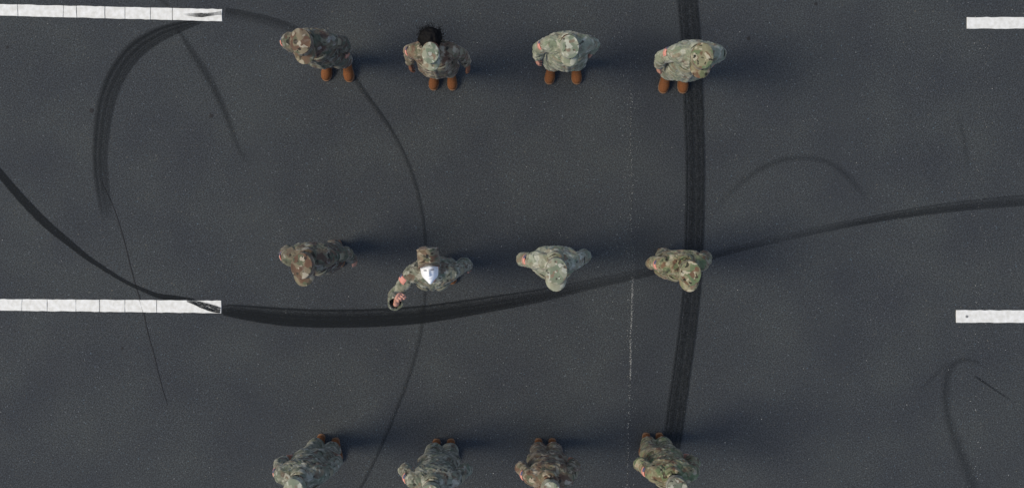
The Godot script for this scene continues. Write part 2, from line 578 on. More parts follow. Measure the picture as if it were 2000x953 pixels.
# a slab of thermoplastic paint: four corners, slightly wavering edges, bevelled rim
func slab(c: Array, y0: float, y1: float, rng: RandomNumberGenerator) -> ArrayMesh:
	var around: Array = []
	for e in 4:
		var a: Vector2 = c[e]
		var b: Vector2 = c[(e + 1) % 4]
		var n := maxi(2, int((b - a).length() / 0.05))
		for j in n:
			var w := 0.0022 if j else 0.0
			around.append(a.lerp(b, float(j) / n) + Vector2(rng.randf_range(-w, w), rng.randf_range(-w, w)) * 1.4)
	var mid := Vector2.ZERO
	for p in around:
		mid += p
	mid /= around.size()
	var v := PackedVector3Array()
	var ix := PackedInt32Array()
	var n := around.size()
	for p in around:
		v.append(Vector3(p.x, y0, p.y))
	for p in around:
		v.append(Vector3(p.x, y1 - 0.0015, p.y))
	for p in around:
		var q: Vector2 = p + (mid - p).normalized() * 0.002
		v.append(Vector3(q.x, y1, q.y))
	for k in n:
		var j := (k + 1) % n
		ix.append_array(PackedInt32Array([k, n + k, j, j, n + k, n + j]))
		ix.append_array(PackedInt32Array([n + k, 2 * n + k, n + j, n + j, 2 * n + k, 2 * n + j]))
	var flat := PackedVector2Array()
	for k in n:
		flat.append(Vector2(v[2 * n + k].x, v[2 * n + k].z))
	for t in Geometry2D.triangulate_polygon(flat):
		ix.append(2 * n + t)
	var m := {"v": v, "i": ix}
	for k in range(0, ix.size(), 3):
		var f := (v[ix[k + 2]] - v[ix[k]]).cross(v[ix[k + 1]] - v[ix[k]])
		var g := (v[ix[k]] + v[ix[k + 1]] + v[ix[k + 2]]) / 3.0 - Vector3(mid.x, -0.05, mid.y)
		if f.dot(Vector3(g.x, 0.0, g.z) if absf(f.normalized().y) < 0.5 else Vector3.UP) < 0:
			var s := ix[k + 1]
			ix[k + 1] = ix[k + 2]
			ix[k + 2] = s
	m.i = ix
	return to_mesh(m, false)


func paint_line(label: String, cuts: Array, seed_value: int) -> void:
	var rng := RandomNumberGenerator.new()
	rng.seed = seed_value
	var root := setting("painted_line", label)
	for k in cuts.size() - 1:
		var a: Array = cuts[k]
		var b: Array = cuts[k + 1]
		var g0 := 0.0 if k == 0 else rng.randf_range(0.0016, 0.0042)
		var g1 := 0.0 if k == cuts.size() - 2 else rng.randf_range(0.0016, 0.0042)
		var c := [Vector2(a[0] + g0, a[1]), Vector2(b[0] - g1, b[1]), Vector2(b[2] - g1, b[3]), Vector2(a[2] + g0, a[3])]
		part("paint_segment", slab(c, 0.0, 0.009, rng), M.paint, root)


func build_ground() -> void:
	var sheet := PlaneMesh.new()
	sheet.size = Vector2(400, 400)
	setting("ground", "dark speckled asphalt of the car park", sheet, M.ground)
	# the smoother strip of paving to the right of the seam
	var seam := [[1.241, -12.0], [1.241, -2.706], [1.249, -1.827], [1.234, -1.276], [1.230, -0.723], [1.254, -0.335], [1.232, -0.003], [1.261, 0.497], [1.256, 0.720], [1.246, 1.054], [1.236, 1.277], [1.237, 1.612], [1.221, 2.059], [1.211, 2.452], [1.207, 2.957], [1.202, 12.0]]
	var right := [[1.93, -12.0], [1.83, -2.4], [1.9, -1.2], [1.93, -0.4], [1.92, 0.3], [1.88, 0.95], [1.79, 1.64], [1.7, 2.4], [1.6, 2.95], [1.6, 12.0]]
	var outline := PackedVector2Array()
	for p in seam:
		outline.append(Vector2(p[0], p[1]))
	right.reverse()
	for p in right:
		outline.append(Vector2(p[0], p[1]))
	var sv := PackedVector3Array()
	for p in outline:
		sv.append(Vector3(p.x, 0.004, p.y))
	var si := Geometry2D.triangulate_polygon(outline)
	for k in range(0, si.size(), 3):
		if (sv[si[k + 2]] - sv[si[k]]).cross(sv[si[k + 1]] - sv[si[k]]).y < 0:
			var s := si[k + 1]
			si[k + 1] = si[k + 2]
			si[k + 2] = s
	setting("asphalt_strip", "smoother strip of asphalt between the seam and the straight tyre mark", to_mesh({"v": sv, "i": si}), M.strip)

	paint_line("white line at the upper left, dark smear near its end", [[-7.430, -2.384, -7.432, -2.264], [-6.991, -2.374, -6.987, -2.253], [-6.530, -2.363, -6.531, -2.241], [-6.263, -2.356, -6.265, -2.234], [-5.941, -2.349, -5.948, -2.225], [-5.413, -2.336, -5.409, -2.211], [-4.913, -2.324, -4.920, -2.198], [-4.775, -2.321, -4.770, -2.195], [-4.464, -2.313, -4.465, -2.187], [-4.248, -2.308, -4.249, -2.181], [-3.970, -2.301, -3.971, -2.174], [-3.732, -2.296, -3.733, -2.167], [-3.194, -2.283, -3.195, -2.153]], 1)
	paint_line("white line at the lower left with a tyre mark across its end", [[-7.481, 0.844, -7.483, 0.961], [-6.977, 0.847, -6.973, 0.967], [-6.501, 0.850, -6.503, 0.972], [-6.171, 0.853, -6.173, 0.976], [-5.858, 0.855, -5.854, 0.979], [-5.399, 0.858, -5.406, 0.984], [-5.125, 0.859, -5.127, 0.988], [-4.812, 0.861, -4.813, 0.991], [-4.555, 0.863, -4.556, 0.994], [-4.276, 0.865, -4.277, 0.997], [-4.119, 0.866, -4.081, 0.999], [-3.930, 0.867, -3.931, 1.001], [-3.226, 0.872, -3.227, 1.009]], 2)
	paint_line("short white line in the upper right corner", [[4.854, -2.189, 4.855, -2.066], [5.954, -2.188, 5.955, -2.065], [6.339, -2.188, 6.346, -2.064], [6.751, -2.187, 6.753, -2.064], [7.328, -2.187, 7.329, -2.063]], 3)
	paint_line("short white line at the right edge with a grey spot at its end", [[4.770, 0.972, 4.772, 1.108], [5.856, 0.975, 5.858, 1.107], [6.216, 0.976, 6.212, 1.107], [6.725, 0.978, 6.726, 1.107], [7.322, 0.980, 7.324, 1.107]], 4)

	var how := {
		"arc": ["curved broad tyre mark with fine tread lines at the upper left", "rubber_lines", 0.005],
		"spur": ["short slanting tyre mark inside the upper left arc", "rubber_soft", 0.006],
		"sweep": ["dark tyre mark curving from the left edge to the lower white line", "rubber_sharp", 0.005],
		"long": ["long dark tyre mark sweeping from the lower white line to the right edge", "rubber_left", 0.0075],
		"hook": ["thin curved tyre mark running from the top row down between the people", "rubber_right", 0.0065],
		"band": ["straight broad black tyre mark running down the picture", "rubber_band", 0.009],
		"crescent": ["faint crescent tyre mark right of the straight black one", "rubber_soft", 0.005],
		"crook": ["faint hooked tyre mark in the lower right corner", "rubber_soft", 0.005],
		"wisp": ["short faint smudge left of the hooked tyre mark", "rubber_soft", 0.006],
		"faint": ["very faint short tyre mark below the upper right white line", "rubber_soft", 0.005],
		"flick": ["short dark tyre mark at the top edge above the white line", "rubber_soft", 0.005],
		"scuff": ["thin dark scratch inside the hooked tyre mark", "rubber_sharp", 0.0065],
	}
	for k in how:
		var t := setting("tyre_mark", how[k][0], ribbon(SEEM[k], how[k][2], 0.002 if k == "sweep" else 0.0), M[how[k][1]])
		if k == "sweep":
			var over := [[-3.6, 0.876, 0.02, 0.5], [-3.53, 0.89, 0.045, 0.95], [-3.45, 0.915, 0.07, 1.0], [-3.36, 0.942, 0.085, 1.0], [-3.28, 0.966, 0.08, 1.0], [-3.232, 0.976, 0.062, 1.0]]
			part("rubber_on_paint", ribbon(over, 0.0125), M.rubber_heavy, t)
		if k == "spur":
			var smear := [[-3.62, -2.232, 0.02, 0.0], [-3.52, -2.222, 0.035, 0.45], [-3.42, -2.22, 0.05, 1.0], [-3.36, -2.224, 0.04, 0.85], [-3.27, -2.234, 0.035, 0.5], [-3.2, -2.244, 0.05, 0.4]]
			part("rubber_on_paint", ribbon(smear, 0.0125), M.rubber_heavy, t)

	# crack: dark ribbon for its groove shade, on across the lower white line
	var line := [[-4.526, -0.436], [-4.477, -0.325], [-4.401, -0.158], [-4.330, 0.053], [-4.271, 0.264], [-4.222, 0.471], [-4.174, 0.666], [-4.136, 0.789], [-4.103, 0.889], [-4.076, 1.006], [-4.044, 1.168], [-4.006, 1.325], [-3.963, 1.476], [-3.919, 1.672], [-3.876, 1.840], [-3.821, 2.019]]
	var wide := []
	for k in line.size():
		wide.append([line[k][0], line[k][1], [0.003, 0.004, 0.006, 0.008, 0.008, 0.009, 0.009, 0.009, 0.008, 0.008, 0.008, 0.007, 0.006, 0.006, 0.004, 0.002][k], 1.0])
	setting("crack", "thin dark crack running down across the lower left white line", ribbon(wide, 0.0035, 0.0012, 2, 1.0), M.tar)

	var rng := RandomNumberGenerator.new()
	rng.seed = 77
	for s in [[-4.625, -1.190, 0.026, "round black tar spot beside the upper left arc"], [-3.324, -1.134, 0.022, "small black tar spot below the slanting tyre mark"], [3.228, -2.336, 0.018, "small black tar spot at the top edge"], [2.502, -1.963, 0.024, "faint tar spot right of the top row"], [-5.535, -1.877, 0.018, "small tar spot at the left edge"], [-4.314, 1.392, 0.014, "tiny tar spot below the lower left white line"], [4.885, 1.04, 0.016, "grey spot on the end of the right white line"]]:
		var v := PackedVector3Array([Vector3(0, 0.004, 0)])
		var ix := PackedInt32Array()
		for k in 14:
			var a := TAU * k / 14
			var r: float = s[2] * rng.randf_range(0.8, 1.12)
			v.append(Vector3(cos(a) * r, 0.0, sin(a) * r))
			ix.append_array(PackedInt32Array([0, k + 1, (k + 1) % 14 + 1]))
		var t := setting("tar_spot", s[3], to_mesh({"v": v, "i": ix}), M.tar if s[1] != 1.04 else M.grey_dirt)
		t.position = Vector3(s[0], 0.0095 if s[1] == 1.04 else 0.001, s[1])

	# loose pale grit: along the seam, and thinly everywhere
	var stone := {"v": PackedVector3Array([Vector3(1, 0, 0), Vector3(-0.9, 0, 0.2), Vector3(0, 0.8, 0.1), Vector3(0.1, -0.3, 0), Vector3(0, 0.1, 1), Vector3(0.1, 0, -0.9)]), "i": PackedInt32Array([2, 4, 0, 2, 0, 5, 2, 5, 1, 2, 1, 4, 3, 0, 4, 3, 5, 0, 3, 1, 5, 3, 4, 1])}
	var seam_curve := PackedVector2Array()
	for p in seam:
		seam_curve.append(Vector2(p[0], p[1]))
	for group in [["seam_grit", "pale grit lying along the paving seam", 900], ["loose_grit", "loose pale grit scattered over the asphalt", 2600]]:
		var mm := MultiMesh.new()
		mm.transform_format = MultiMesh.TRANSFORM_3D
		mm.mesh = to_mesh(stone, false)
		mm.instance_count = group[2]
		for k in int(group[2]):
			var at := Vector2(rng.randf_range(-7.5, 7.5), rng.randf_range(-4.5, 4.8))
			var size := 0.0025 + 0.0035 * pow(rng.randf(), 3.0)
			if k % 12 == 0:
				at.x = 5.0 + rng.randfn(0.0, 0.06)
			elif k % 5 == 0:
				at.x = rng.randf_range(-1.2, 1.22)
			if group[0] == "seam_grit":
				var z := rng.randf_range(-1.9, 3.2) if k % 2 == 0 else (rng.randf_range(0.62, 1.75) if k % 5 > 1 else rng.randf_range(-1.4, 3.0))
				var x := 0.0
				for j in seam.size() - 1:
					if z >= seam[j][1] and z <= seam[j + 1][1]:
						x = lerpf(seam[j][0], seam[j + 1][0], inverse_lerp(seam[j][1], seam[j + 1][1], z))
				at = Vector2(x + rng.randfn(0.0, 0.05 if k % 2 == 0 else 0.005), z)
				size = rng.randf_range(0.0015, 0.004) if k % 2 == 0 else rng.randf_range(0.0025, 0.0055)
			var b := Basis.from_euler(Vector3(rng.randf() * TAU, rng.randf() * TAU, rng.randf() * TAU)).scaled(Vector3.ONE * size)
			mm.set_instance_transform(k, Transform3D(b, Vector3(at.x, 0.004 + size * 0.2, at.y)))
		var mi := MultiMeshInstance3D.new()
		mi.name = group[0]
		mi.multimesh = mm
		mi.material_override = M.grit
		add_child(mi)
		mi.set_meta("kind", "stuff")
		mi.set_meta("label", group[1])
		mi.set_meta("category", "grit")


# ---------------------------------------------------------------- people
func make_templates() -> void:
	# head: origin at the base of the skull, z to the front
	var f := Field.new(Vector3(-0.11, -0.1, -0.13), Vector3(0.11, 0.22, 0.16), 0.0052)
	f.bone(Vector3(0, 0.112, -0.028), Vector3(0, 0.112, 0.026), 0.08, 0.077, 0.02)
	f.bone(Vector3(0, 0.03, 0.045), Vector3(0, 0.11, 0.05), 0.05, 0.064, 0.03)
	f.bone(Vector3(-0.02, 0.0, 0.062), Vector3(0.02, 0.0, 0.062), 0.032, 0.032, 0.03)
	f.bone(Vector3(-0.045, 0.03, 0.01), Vector3(-0.02, -0.005, 0.06), 0.026, 0.024, 0.02)
	f.bone(Vector3(0.045, 0.03, 0.01), Vector3(0.02, -0.005, 0.06), 0.026, 0.024, 0.02)
	f.bone(Vector3(0, -0.03, -0.01), Vector3(0, 0.04, -0.008), 0.05, 0.054, 0.03)
	for s in [-1.0, 1.0]:
		f.bone(Vector3(s * 0.031, 0.086, 0.125), Vector3(s * 0.034, 0.086, 0.125), 0.014, 0.014, 0.01, Vector3.ZERO, 1.0, true)
		f.bone(Vector3(s * 0.016, 0.1, 0.107), Vector3(s * 0.046, 0.102, 0.094), 0.009, 0.008, 0.012)
		f.bone(Vector3(s * 0.08, 0.09, -0.012), Vector3(s * 0.078, 0.058, -0.004), 0.021, 0.014, 0.006, Vector3(1, 0, 0), 2.4)
		f.bone(Vector3(s * 0.042, 0.06, 0.08), Vector3(s * 0.042, 0.065, 0.082), 0.022, 0.022, 0.025)
	f.bone(Vector3(0, 0.09, 0.11), Vector3(0, 0.056, 0.128), 0.009, 0.0135, 0.012)
	f.bone(Vector3(-0.011, 0.052, 0.117), Vector3(0.011, 0.052, 0.117), 0.009, 0.009, 0.008)
	f.bone(Vector3(-0.019, 0.028, 0.1), Vector3(0.019, 0.028, 0.1), 0.008, 0.008, 0.006)
	f.bone(Vector3(-0.016, 0.016, 0.097), Vector3(0.016, 0.016, 0.097), 0.009, 0.009, 0.006)
	f.bone(Vector3(0, -0.012, 0.083), Vector3(0, -0.008, 0.083), 0.02, 0.02, 0.015)
	head_shape = f.surface()

	# relaxed hand of the right side: wrist at the origin, fingers down -y, palm towards +x, thumb towards +z
	for kind in 2:
		f = Field.new(Vector3(-0.04, -0.21, -0.06), Vector3(0.09, 0.05, 0.085), 0.0038)
		f.bone(Vector3(0, 0.045, 0), Vector3(0, -0.02, 0), 0.03, 0.026, 0.02, Vector3(1, 0, 0), 1.25)
		f.bone(Vector3(0, -0.025, 0.002), Vector3(0, -0.072, 0.002), 0.034, 0.041, 0.02, Vector3(1, 0, 0), 2.3)
		for k in 4:
			var p := Vector3(0, -0.086 + [0.0, 0.003, 0.0, -0.008][k] * -1.0, [0.031, 0.0105, -0.0095, -0.028][k])
			var length: float = [0.074, 0.082, 0.076, 0.06][k]
			var bend := 0.18 + 0.05 * k
			for j in 3:
				bend += [0.12, 0.42, 0.4][j] if kind == 0 else [1.15, 1.5, 1.25][j]
				var step: float = length * [0.45, 0.31, 0.24][j]
				var q := p + Vector3(sin(bend), -cos(bend), 0) * step
				f.bone(p, q, 0.0096 - 0.0008 * j, 0.0088 - 0.0008 * j, 0.004)
				p = q
		if kind == 0:
			f.bone(Vector3(0.004, -0.026, 0.024), Vector3(0.014, -0.058, 0.048), 0.015, 0.0115, 0.012)
			f.bone(Vector3(0.014, -0.058, 0.048), Vector3(0.022, -0.09, 0.052), 0.011, 0.0085, 0.004)
		else:
			f.bone(Vector3(0.004, -0.026, 0.024), Vector3(0.03, -0.052, 0.046), 0.016, 0.012, 0.012)
			f.bone(Vector3(0.03, -0.052, 0.046), Vector3(0.052, -0.082, 0.03), 0.0115, 0.01, 0.004)
			f.bone(Vector3(0.052, -0.082, 0.03), Vector3(0.056, -0.09, 0.008), 0.0105, 0.009, 0.004)
		if kind == 0:
			hand_shape = f.surface()
		else:
			fist_shape = f.surface()

	# boot: ankle axis at the origin of x and z, on y = 0
	f = Field.new(Vector3(-0.08, 0.0, -0.13), Vector3(0.08, 0.34, 0.25), 0.008)
	f.bone(Vector3(0, 0.1, -0.02), Vector3(0, 0.29, -0.01), 0.05, 0.058, 0.03)
	f.bone(Vector3(0, 0.06, -0.05), Vector3(0, 0.07, -0.045), 0.044, 0.042, 0.03)
	f.bone(Vector3(0, 0.09, 0.0), Vector3(0, 0.056, 0.11), 0.05, 0.046, 0.03)
	f.bone(Vector3(-0.004, 0.045, 0.125), Vector3(-0.006, 0.042, 0.155), 0.052, 0.048, 0.03, Vector3(0, 1, 0), 1.25)
	f.cut_below(0.02)
	boot_shape = f.surface()


func sole_mesh() -> ArrayMesh:
	var pts := [[-0.03, -0.098], [0.0, -0.104], [0.03, -0.098], [0.044, -0.07], [0.042, -0.02], [0.044, 0.04], [0.054, 0.1], [0.056, 0.14], [0.046, 0.18], [0.022, 0.204], [-0.006, 0.21], [-0.034, 0.2], [-0.054, 0.172], [-0.06, 0.135], [-0.056, 0.095], [-0.045, 0.03], [-0.042, -0.02], [-0.044, -0.07]]
	var v := PackedVector3Array()
	var ix := PackedInt32Array()
	var n := pts.size()
	for r in [[0.0, 0.97], [0.004, 1.0], [0.02, 1.0], [0.025, 0.96]]:
		for p in pts:
			v.append(Vector3(p[0] * r[1], r[0], p[1] * r[1] + 0.002))
	for r in 3:
		for k in n:
			var a := r * n + k
			var b := r * n + (k + 1) % n
			ix.append_array(PackedInt32Array([a, a + n, b, b, a + n, b + n]))
	for e in [0, 3]:
		for k in range(1, n - 1):
			ix.append_array(PackedInt32Array([e * n, e * n + k, e * n + k + 1] if e == 0 else [e * n, e * n + k + 1, e * n + k]))
	return to_mesh({"v": v, "i": ix}, false)


func tube(pts: Array, r: float, sides := 5) -> Dictionary:
	var v := PackedVector3Array()
	var ix := PackedInt32Array()
	for k in pts.size():
		var d: Vector3 = (pts[mini(k + 1, pts.size() - 1)] - pts[maxi(k - 1, 0)]).normalized()
		var a := d.cross(Vector3.UP if absf(d.y) < 0.9 else Vector3.RIGHT).normalized()
		var b := d.cross(a)
		for j in sides:
			var t := TAU * j / sides
			v.append(pts[k] + (a * cos(t) + b * sin(t)) * r)
		if k:
			for j in sides:
				var p := (k - 1) * sides + j
				var q := (k - 1) * sides + (j + 1) % sides
				ix.append_array(PackedInt32Array([p, p + sides, q, q, p + sides, q + sides]))
	return {"v": v, "i": ix}


func cap_crown(tall: float, seed_at: Vector3) -> ArrayMesh:
	var rows := [[1.0, -0.012], [1.02, -0.008], [1.025, 0.0], [1.02, 0.028], [1.0, 0.031], [0.995, 0.045], [0.985, 0.066], [0.98, 0.083], [0.995, 0.089], [0.985, 0.094], [0.94, 0.0955], [0.9, 0.0945], [0.7, 0.098], [0.45, 0.1], [0.2, 0.101], [0.02, 0.1015]]
	var sides := 44
	var v := PackedVector3Array()
	var ix := PackedInt32Array()
	for r in rows.size():
		for k in sides:
			var a := TAU * k / sides
			var up: float = rows[r][1]
			var y := up * (tall / 0.1 if up > 0.03 else 1.0)
			if up > 0.03:
				y += 0.006 * cos(a) * rows[r][0]
			var p := Vector3(sin(a) * 0.09 * rows[r][0], y, cos(a) * 0.11 * rows[r][0])
			if up > 0.04:
				var n := folds.get_noise_3dv(p * 1.2 + seed_at)
				var w := fine.get_noise_3dv(p + seed_at)
				p += Vector3(sin(a), 0, cos(a)) * (n * 0.008 + w * 0.002) * (1.0 if up < 0.094 else 0.0) + Vector3(0, (n * 0.016 + absf(w) * 0.004) * smoothstep(1.0, 0.7, rows[r][0]), 0)
			v.append(p)
		if r:
			for k in sides:
				var a0 := (r - 1) * sides + k
				var b0 := (r - 1) * sides + (k + 1) % sides
				ix.append_array(PackedInt32Array([a0, a0 + sides, b0, b0, a0 + sides, b0 + sides]))
	return to_mesh({"v": v, "i": ix})


func cap_brim() -> ArrayMesh:
	var n := 25
	var v := PackedVector3Array()
	var ix := PackedInt32Array()
	var rows := 6
	for side in 2:
		for r in rows:
			for k in n:
				var a := lerpf(-1.32, 1.32, float(k) / (n - 1))
				var inner := Vector3(sin(a) * 0.088, 0.0, cos(a) * 0.107)
				var reach := 0.072 * pow(maxf(cos(a * 1.14), 0.0), 0.42)
				var t := float(r) / (rows - 1)
				var p := inner + Vector3(sin(a) * 0.02 * reach / 0.072, 0, 1.0 * reach) * t
				p.y = 0.002 - 0.024 * pow(p.x / 0.09, 2.0) * (0.3 + 0.7 * t) - 0.016 * t + (0.0022 if side == 0 else -0.0022) * (1.0 - 0.45 * pow(t, 6.0))
				v.append(p)
	var s := rows * n
	for r in rows - 1:
		for k in n - 1:
			var a := r * n + k
			ix.append_array(PackedInt32Array([a, a + 1, a + n, a + 1, a + n + 1, a + n]))
			ix.append_array(PackedInt32Array([s + a, s + a + n, s + a + 1, s + a + 1, s + a + n, s + a + n + 1]))
	for k in n - 1:
		var a := (rows - 1) * n + k
		ix.append_array(PackedInt32Array([a, a + 1, s + a, a + 1, s + a + 1, s + a]))
	var m := {"v": v, "i": ix}
	if normals_of(m)[n * 2 + 12].y < 0:
		for k in range(0, ix.size(), 3):
			var w := ix[k + 1]
			ix[k + 1] = ix[k + 2]
			ix[k + 2] = w
		m.i = ix
	return to_mesh(m)


# short hair: a thin shell round the back and the sides of the skull, below the cap
func short_hair(seed_value: int) -> ArrayMesh:
	var rng := RandomNumberGenerator.new()
	rng.seed = seed_value
	var v := PackedVector3Array()
	var ix := PackedInt32Array()
	var cols := 30
	var rows := 9
	for r in rows:
		for k in cols:
			var a := lerpf(-2.0, 2.0, float(k) / (cols - 1))
			var low := lerpf(0.03, 0.075, smoothstep(1.2, 1.9, absf(a)))
			var y := lerpf(low, 0.15, float(r) / (rows - 1))
			var e := sqrt(maxf(0.1, 1.0 - pow((y - 0.112) / 0.12, 2.0)))
			var puff := 0.0 if r == 0 else rng.randf_range(0.0, 0.004)
			v.append(Vector3(-sin(a) * (0.083 * e + puff), y, -cos(a) * (0.1 * e + puff) - 0.008))
		if r:
			for k in cols - 1:
				var p := (r - 1) * cols + k
				ix.append_array(PackedInt32Array([p, p + cols, p + 1, p + 1, p + cols, p + cols + 1]))
	return to_mesh({"v": v, "i": ix})


# a bushy tail of long curls that leaves the back of the head
func curly_hair() -> ArrayMesh:
	var rng := RandomNumberGenerator.new()
	rng.seed = 12
	var f := Field.new(Vector3(-0.22, -0.3, -0.4), Vector3(0.22, 0.24, 0.05), 0.012)
	f.bone(Vector3(0, 0.07, -0.06), Vector3(0, 0.07, -0.15), 0.075, 0.085, 0.03)
	f.bone(Vector3(-0.06, 0.05, -0.14), Vector3(0.04, 0.06, -0.15), 0.065, 0.065, 0.04)
	f.bone(Vector3(0, 0.05, -0.16), Vector3(0.0, -0.13, -0.17), 0.075, 0.05, 0.03)
	var m := f.surface()
	crease(m, Vector3(4, 1, 2), 0.06, 0.02)
	for k in 330:
		var a := rng.randf() * TAU
		var b := rng.randf_range(-0.9, 1.2)
		var out := Vector3(cos(a) * cos(b) * 0.85, sin(b) * 0.7, sin(a) * cos(b) * 0.7 - 0.45).normalized()
		var p := Vector3(rng.randf_range(-0.085, 0.065), rng.randf_range(-0.07, 0.1), rng.randf_range(-0.2, -0.09))
		var pts := []
		var turn := rng.randf() * TAU
		var wide := rng.randf_range(0.005, 0.011)
		var length := rng.randf_range(0.06, 0.12)
		var e := out.cross(Vector3.UP).normalized()
		var g := out.cross(e)
		for j in 15:
			var t := j / 14.0
			turn += 1.1
			pts.append(p + out * length * t + Vector3(0, -0.09 * t * t, 0) + (e * cos(turn) + g * sin(turn)) * wide * (0.4 + t))
		append(m, tube(pts, 0.0021, 3), Transform3D.IDENTITY)
	return to_mesh(m)


func mask_mesh() -> ArrayMesh:
	var nu := 33
	var nv := 41
	var v := PackedVector3Array()
	var ix := PackedInt32Array()
	for j in nv:
		for i in nu:
			var s := lerpf(-1.0, 1.0, float(i) / (nu - 1))
			var t := float(j) / (nv - 1)                       # 0 chin .. 1 brow
			var half := 0.08 * pow(clampf(1.0 - pow(1.0 - clampf(t * 1.06, 0.0, 1.0), 3.0), 0.12, 1.0), 0.36)
			var x := s * half
			var y := lerpf(-0.042, 0.125, t) + 0.022 * s * s * pow(1.0 - t, 4.0)
			var z := 0.128 - 0.075 * pow(absf(s), 2.3) - 0.004 * pow(1.0 - t, 3.0) - 0.01 * t
			z += 0.026 * exp(-pow(x / 0.0115, 2.0)) * smoothstep(0.36, 0.5, t) * (1.0 - smoothstep(0.5, 0.88, t))       # nose
			z += 0.007 * exp(-pow((absf(x) - 0.03) / 0.026, 2.0)) * exp(-pow((t - 0.86) / 0.05, 2.0))                    # brows
			z -= 0.006 * exp(-pow((absf(x) - 0.033) / 0.02, 2.0)) * exp(-pow((t - 0.73) / 0.06, 2.0))                    # sockets
			z += 0.006 * exp(-pow((absf(x) - 0.042) / 0.02, 2.0)) * exp(-pow((t - 0.55) / 0.1, 2.0))                     # cheeks
			z += 0.006 * exp(-pow(x / 0.02, 2.0)) * (exp(-pow((t - 0.315) / 0.022, 2.0)) + exp(-pow((t - 0.245) / 0.024, 2.0)))
			z -= 0.004 * exp(-pow(x / 0.022, 2.0)) * exp(-pow((t - 0.28) / 0.012, 2.0))
			z += 0.008 * exp(-pow(x / 0.022, 2.0)) * exp(-pow((t - 0.08) / 0.08, 2.0))
			v.append(Vector3(x, y, z))
	for j in nv - 1:
		for i in nu - 1:
			var a := j * nu + i
			ix.append_array(PackedInt32Array([a, a + nu, a + 1, a + 1, a + nu, a + nu + 1]))
	return to_mesh({"v": v, "i": ix})


# a sheet that follows the cloth: march from outside until the surface, then lift
func conform(f: Field, mid: Vector3, inward: Vector3, eu: Vector3, ev: Vector3, nu: int, nv: int, lift := 0.008) -> ArrayMesh:
	var v := PackedVector3Array()
	var uv := PackedVector2Array()
	var ix := PackedInt32Array()
	for j in nv:
		for i in nu:
			var s := Vector2(float(i) / (nu - 1), float(j) / (nv - 1))
			var p := mid + eu * (s.x * 2.0 - 1.0) + ev * (s.y * 2.0 - 1.0)
			for k in 40:
				var d := f.sample(p)
				if d < 0.002:
					break
				p += inward * minf(d * 0.8, 0.02)
			var rim := i == 0 or j == 0 or i == nu - 1 or j == nv - 1
			v.append(p - inward * (lift - (0.008 if rim else 0.0)))
			uv.append(Vector2(s.x, 1.0 - s.y))
	for j in nv - 1:
		for i in nu - 1:
			var a := j * nu + i
			ix.append_array(PackedInt32Array([a, a + 1, a + nu, a + 1, a + nu + 1, a + nu]))
	var m := {"v": v, "i": ix, "uv": uv}
	if normals_of(m)[nu + 1].dot(inward) > 0:
		for k in range(0, ix.size(), 3):
			var w := ix[k + 1]
			ix[k + 1] = ix[k + 2]
			ix[k + 2] = w
		m.i = ix
	return to_mesh(m)


func collar_mesh(seed_at: Vector3) -> ArrayMesh:
	var v := PackedVector3Array()
	var ix := PackedInt32Array()
	var n := 33
	var rows := [[0.074, 0.012], [0.07, 0.035], [0.069, 0.058], [0.075, 0.066], [0.083, 0.06], [0.094, 0.036], [0.101, 0.016], [0.097, 0.012]]
	for r in rows.size():
		for k in n:
			var a := lerpf(0.16, TAU - 0.16, float(k) / (n - 1))
			var open := pow(maxf(cos(a), 0.0), 6.0)
			var w: float = rows[r][0] + 0.006 * folds.get_noise_3dv(Vector3(sin(a), r * 0.1, cos(a)) * 0.25 + seed_at)
			v.append(Vector3(sin(a) * w * 1.02, rows[r][1] - 0.03 * cos(a) - 0.02 * open, cos(a) * w * 1.02 + 0.01 * open))
		if r:
			for k in n - 1:
				var p := (r - 1) * n + k
				ix.append_array(PackedInt32Array([p, p + 1, p + n, p + 1, p + n + 1, p + n]))
	var m := {"v": v, "i": ix}
	return to_mesh(m)


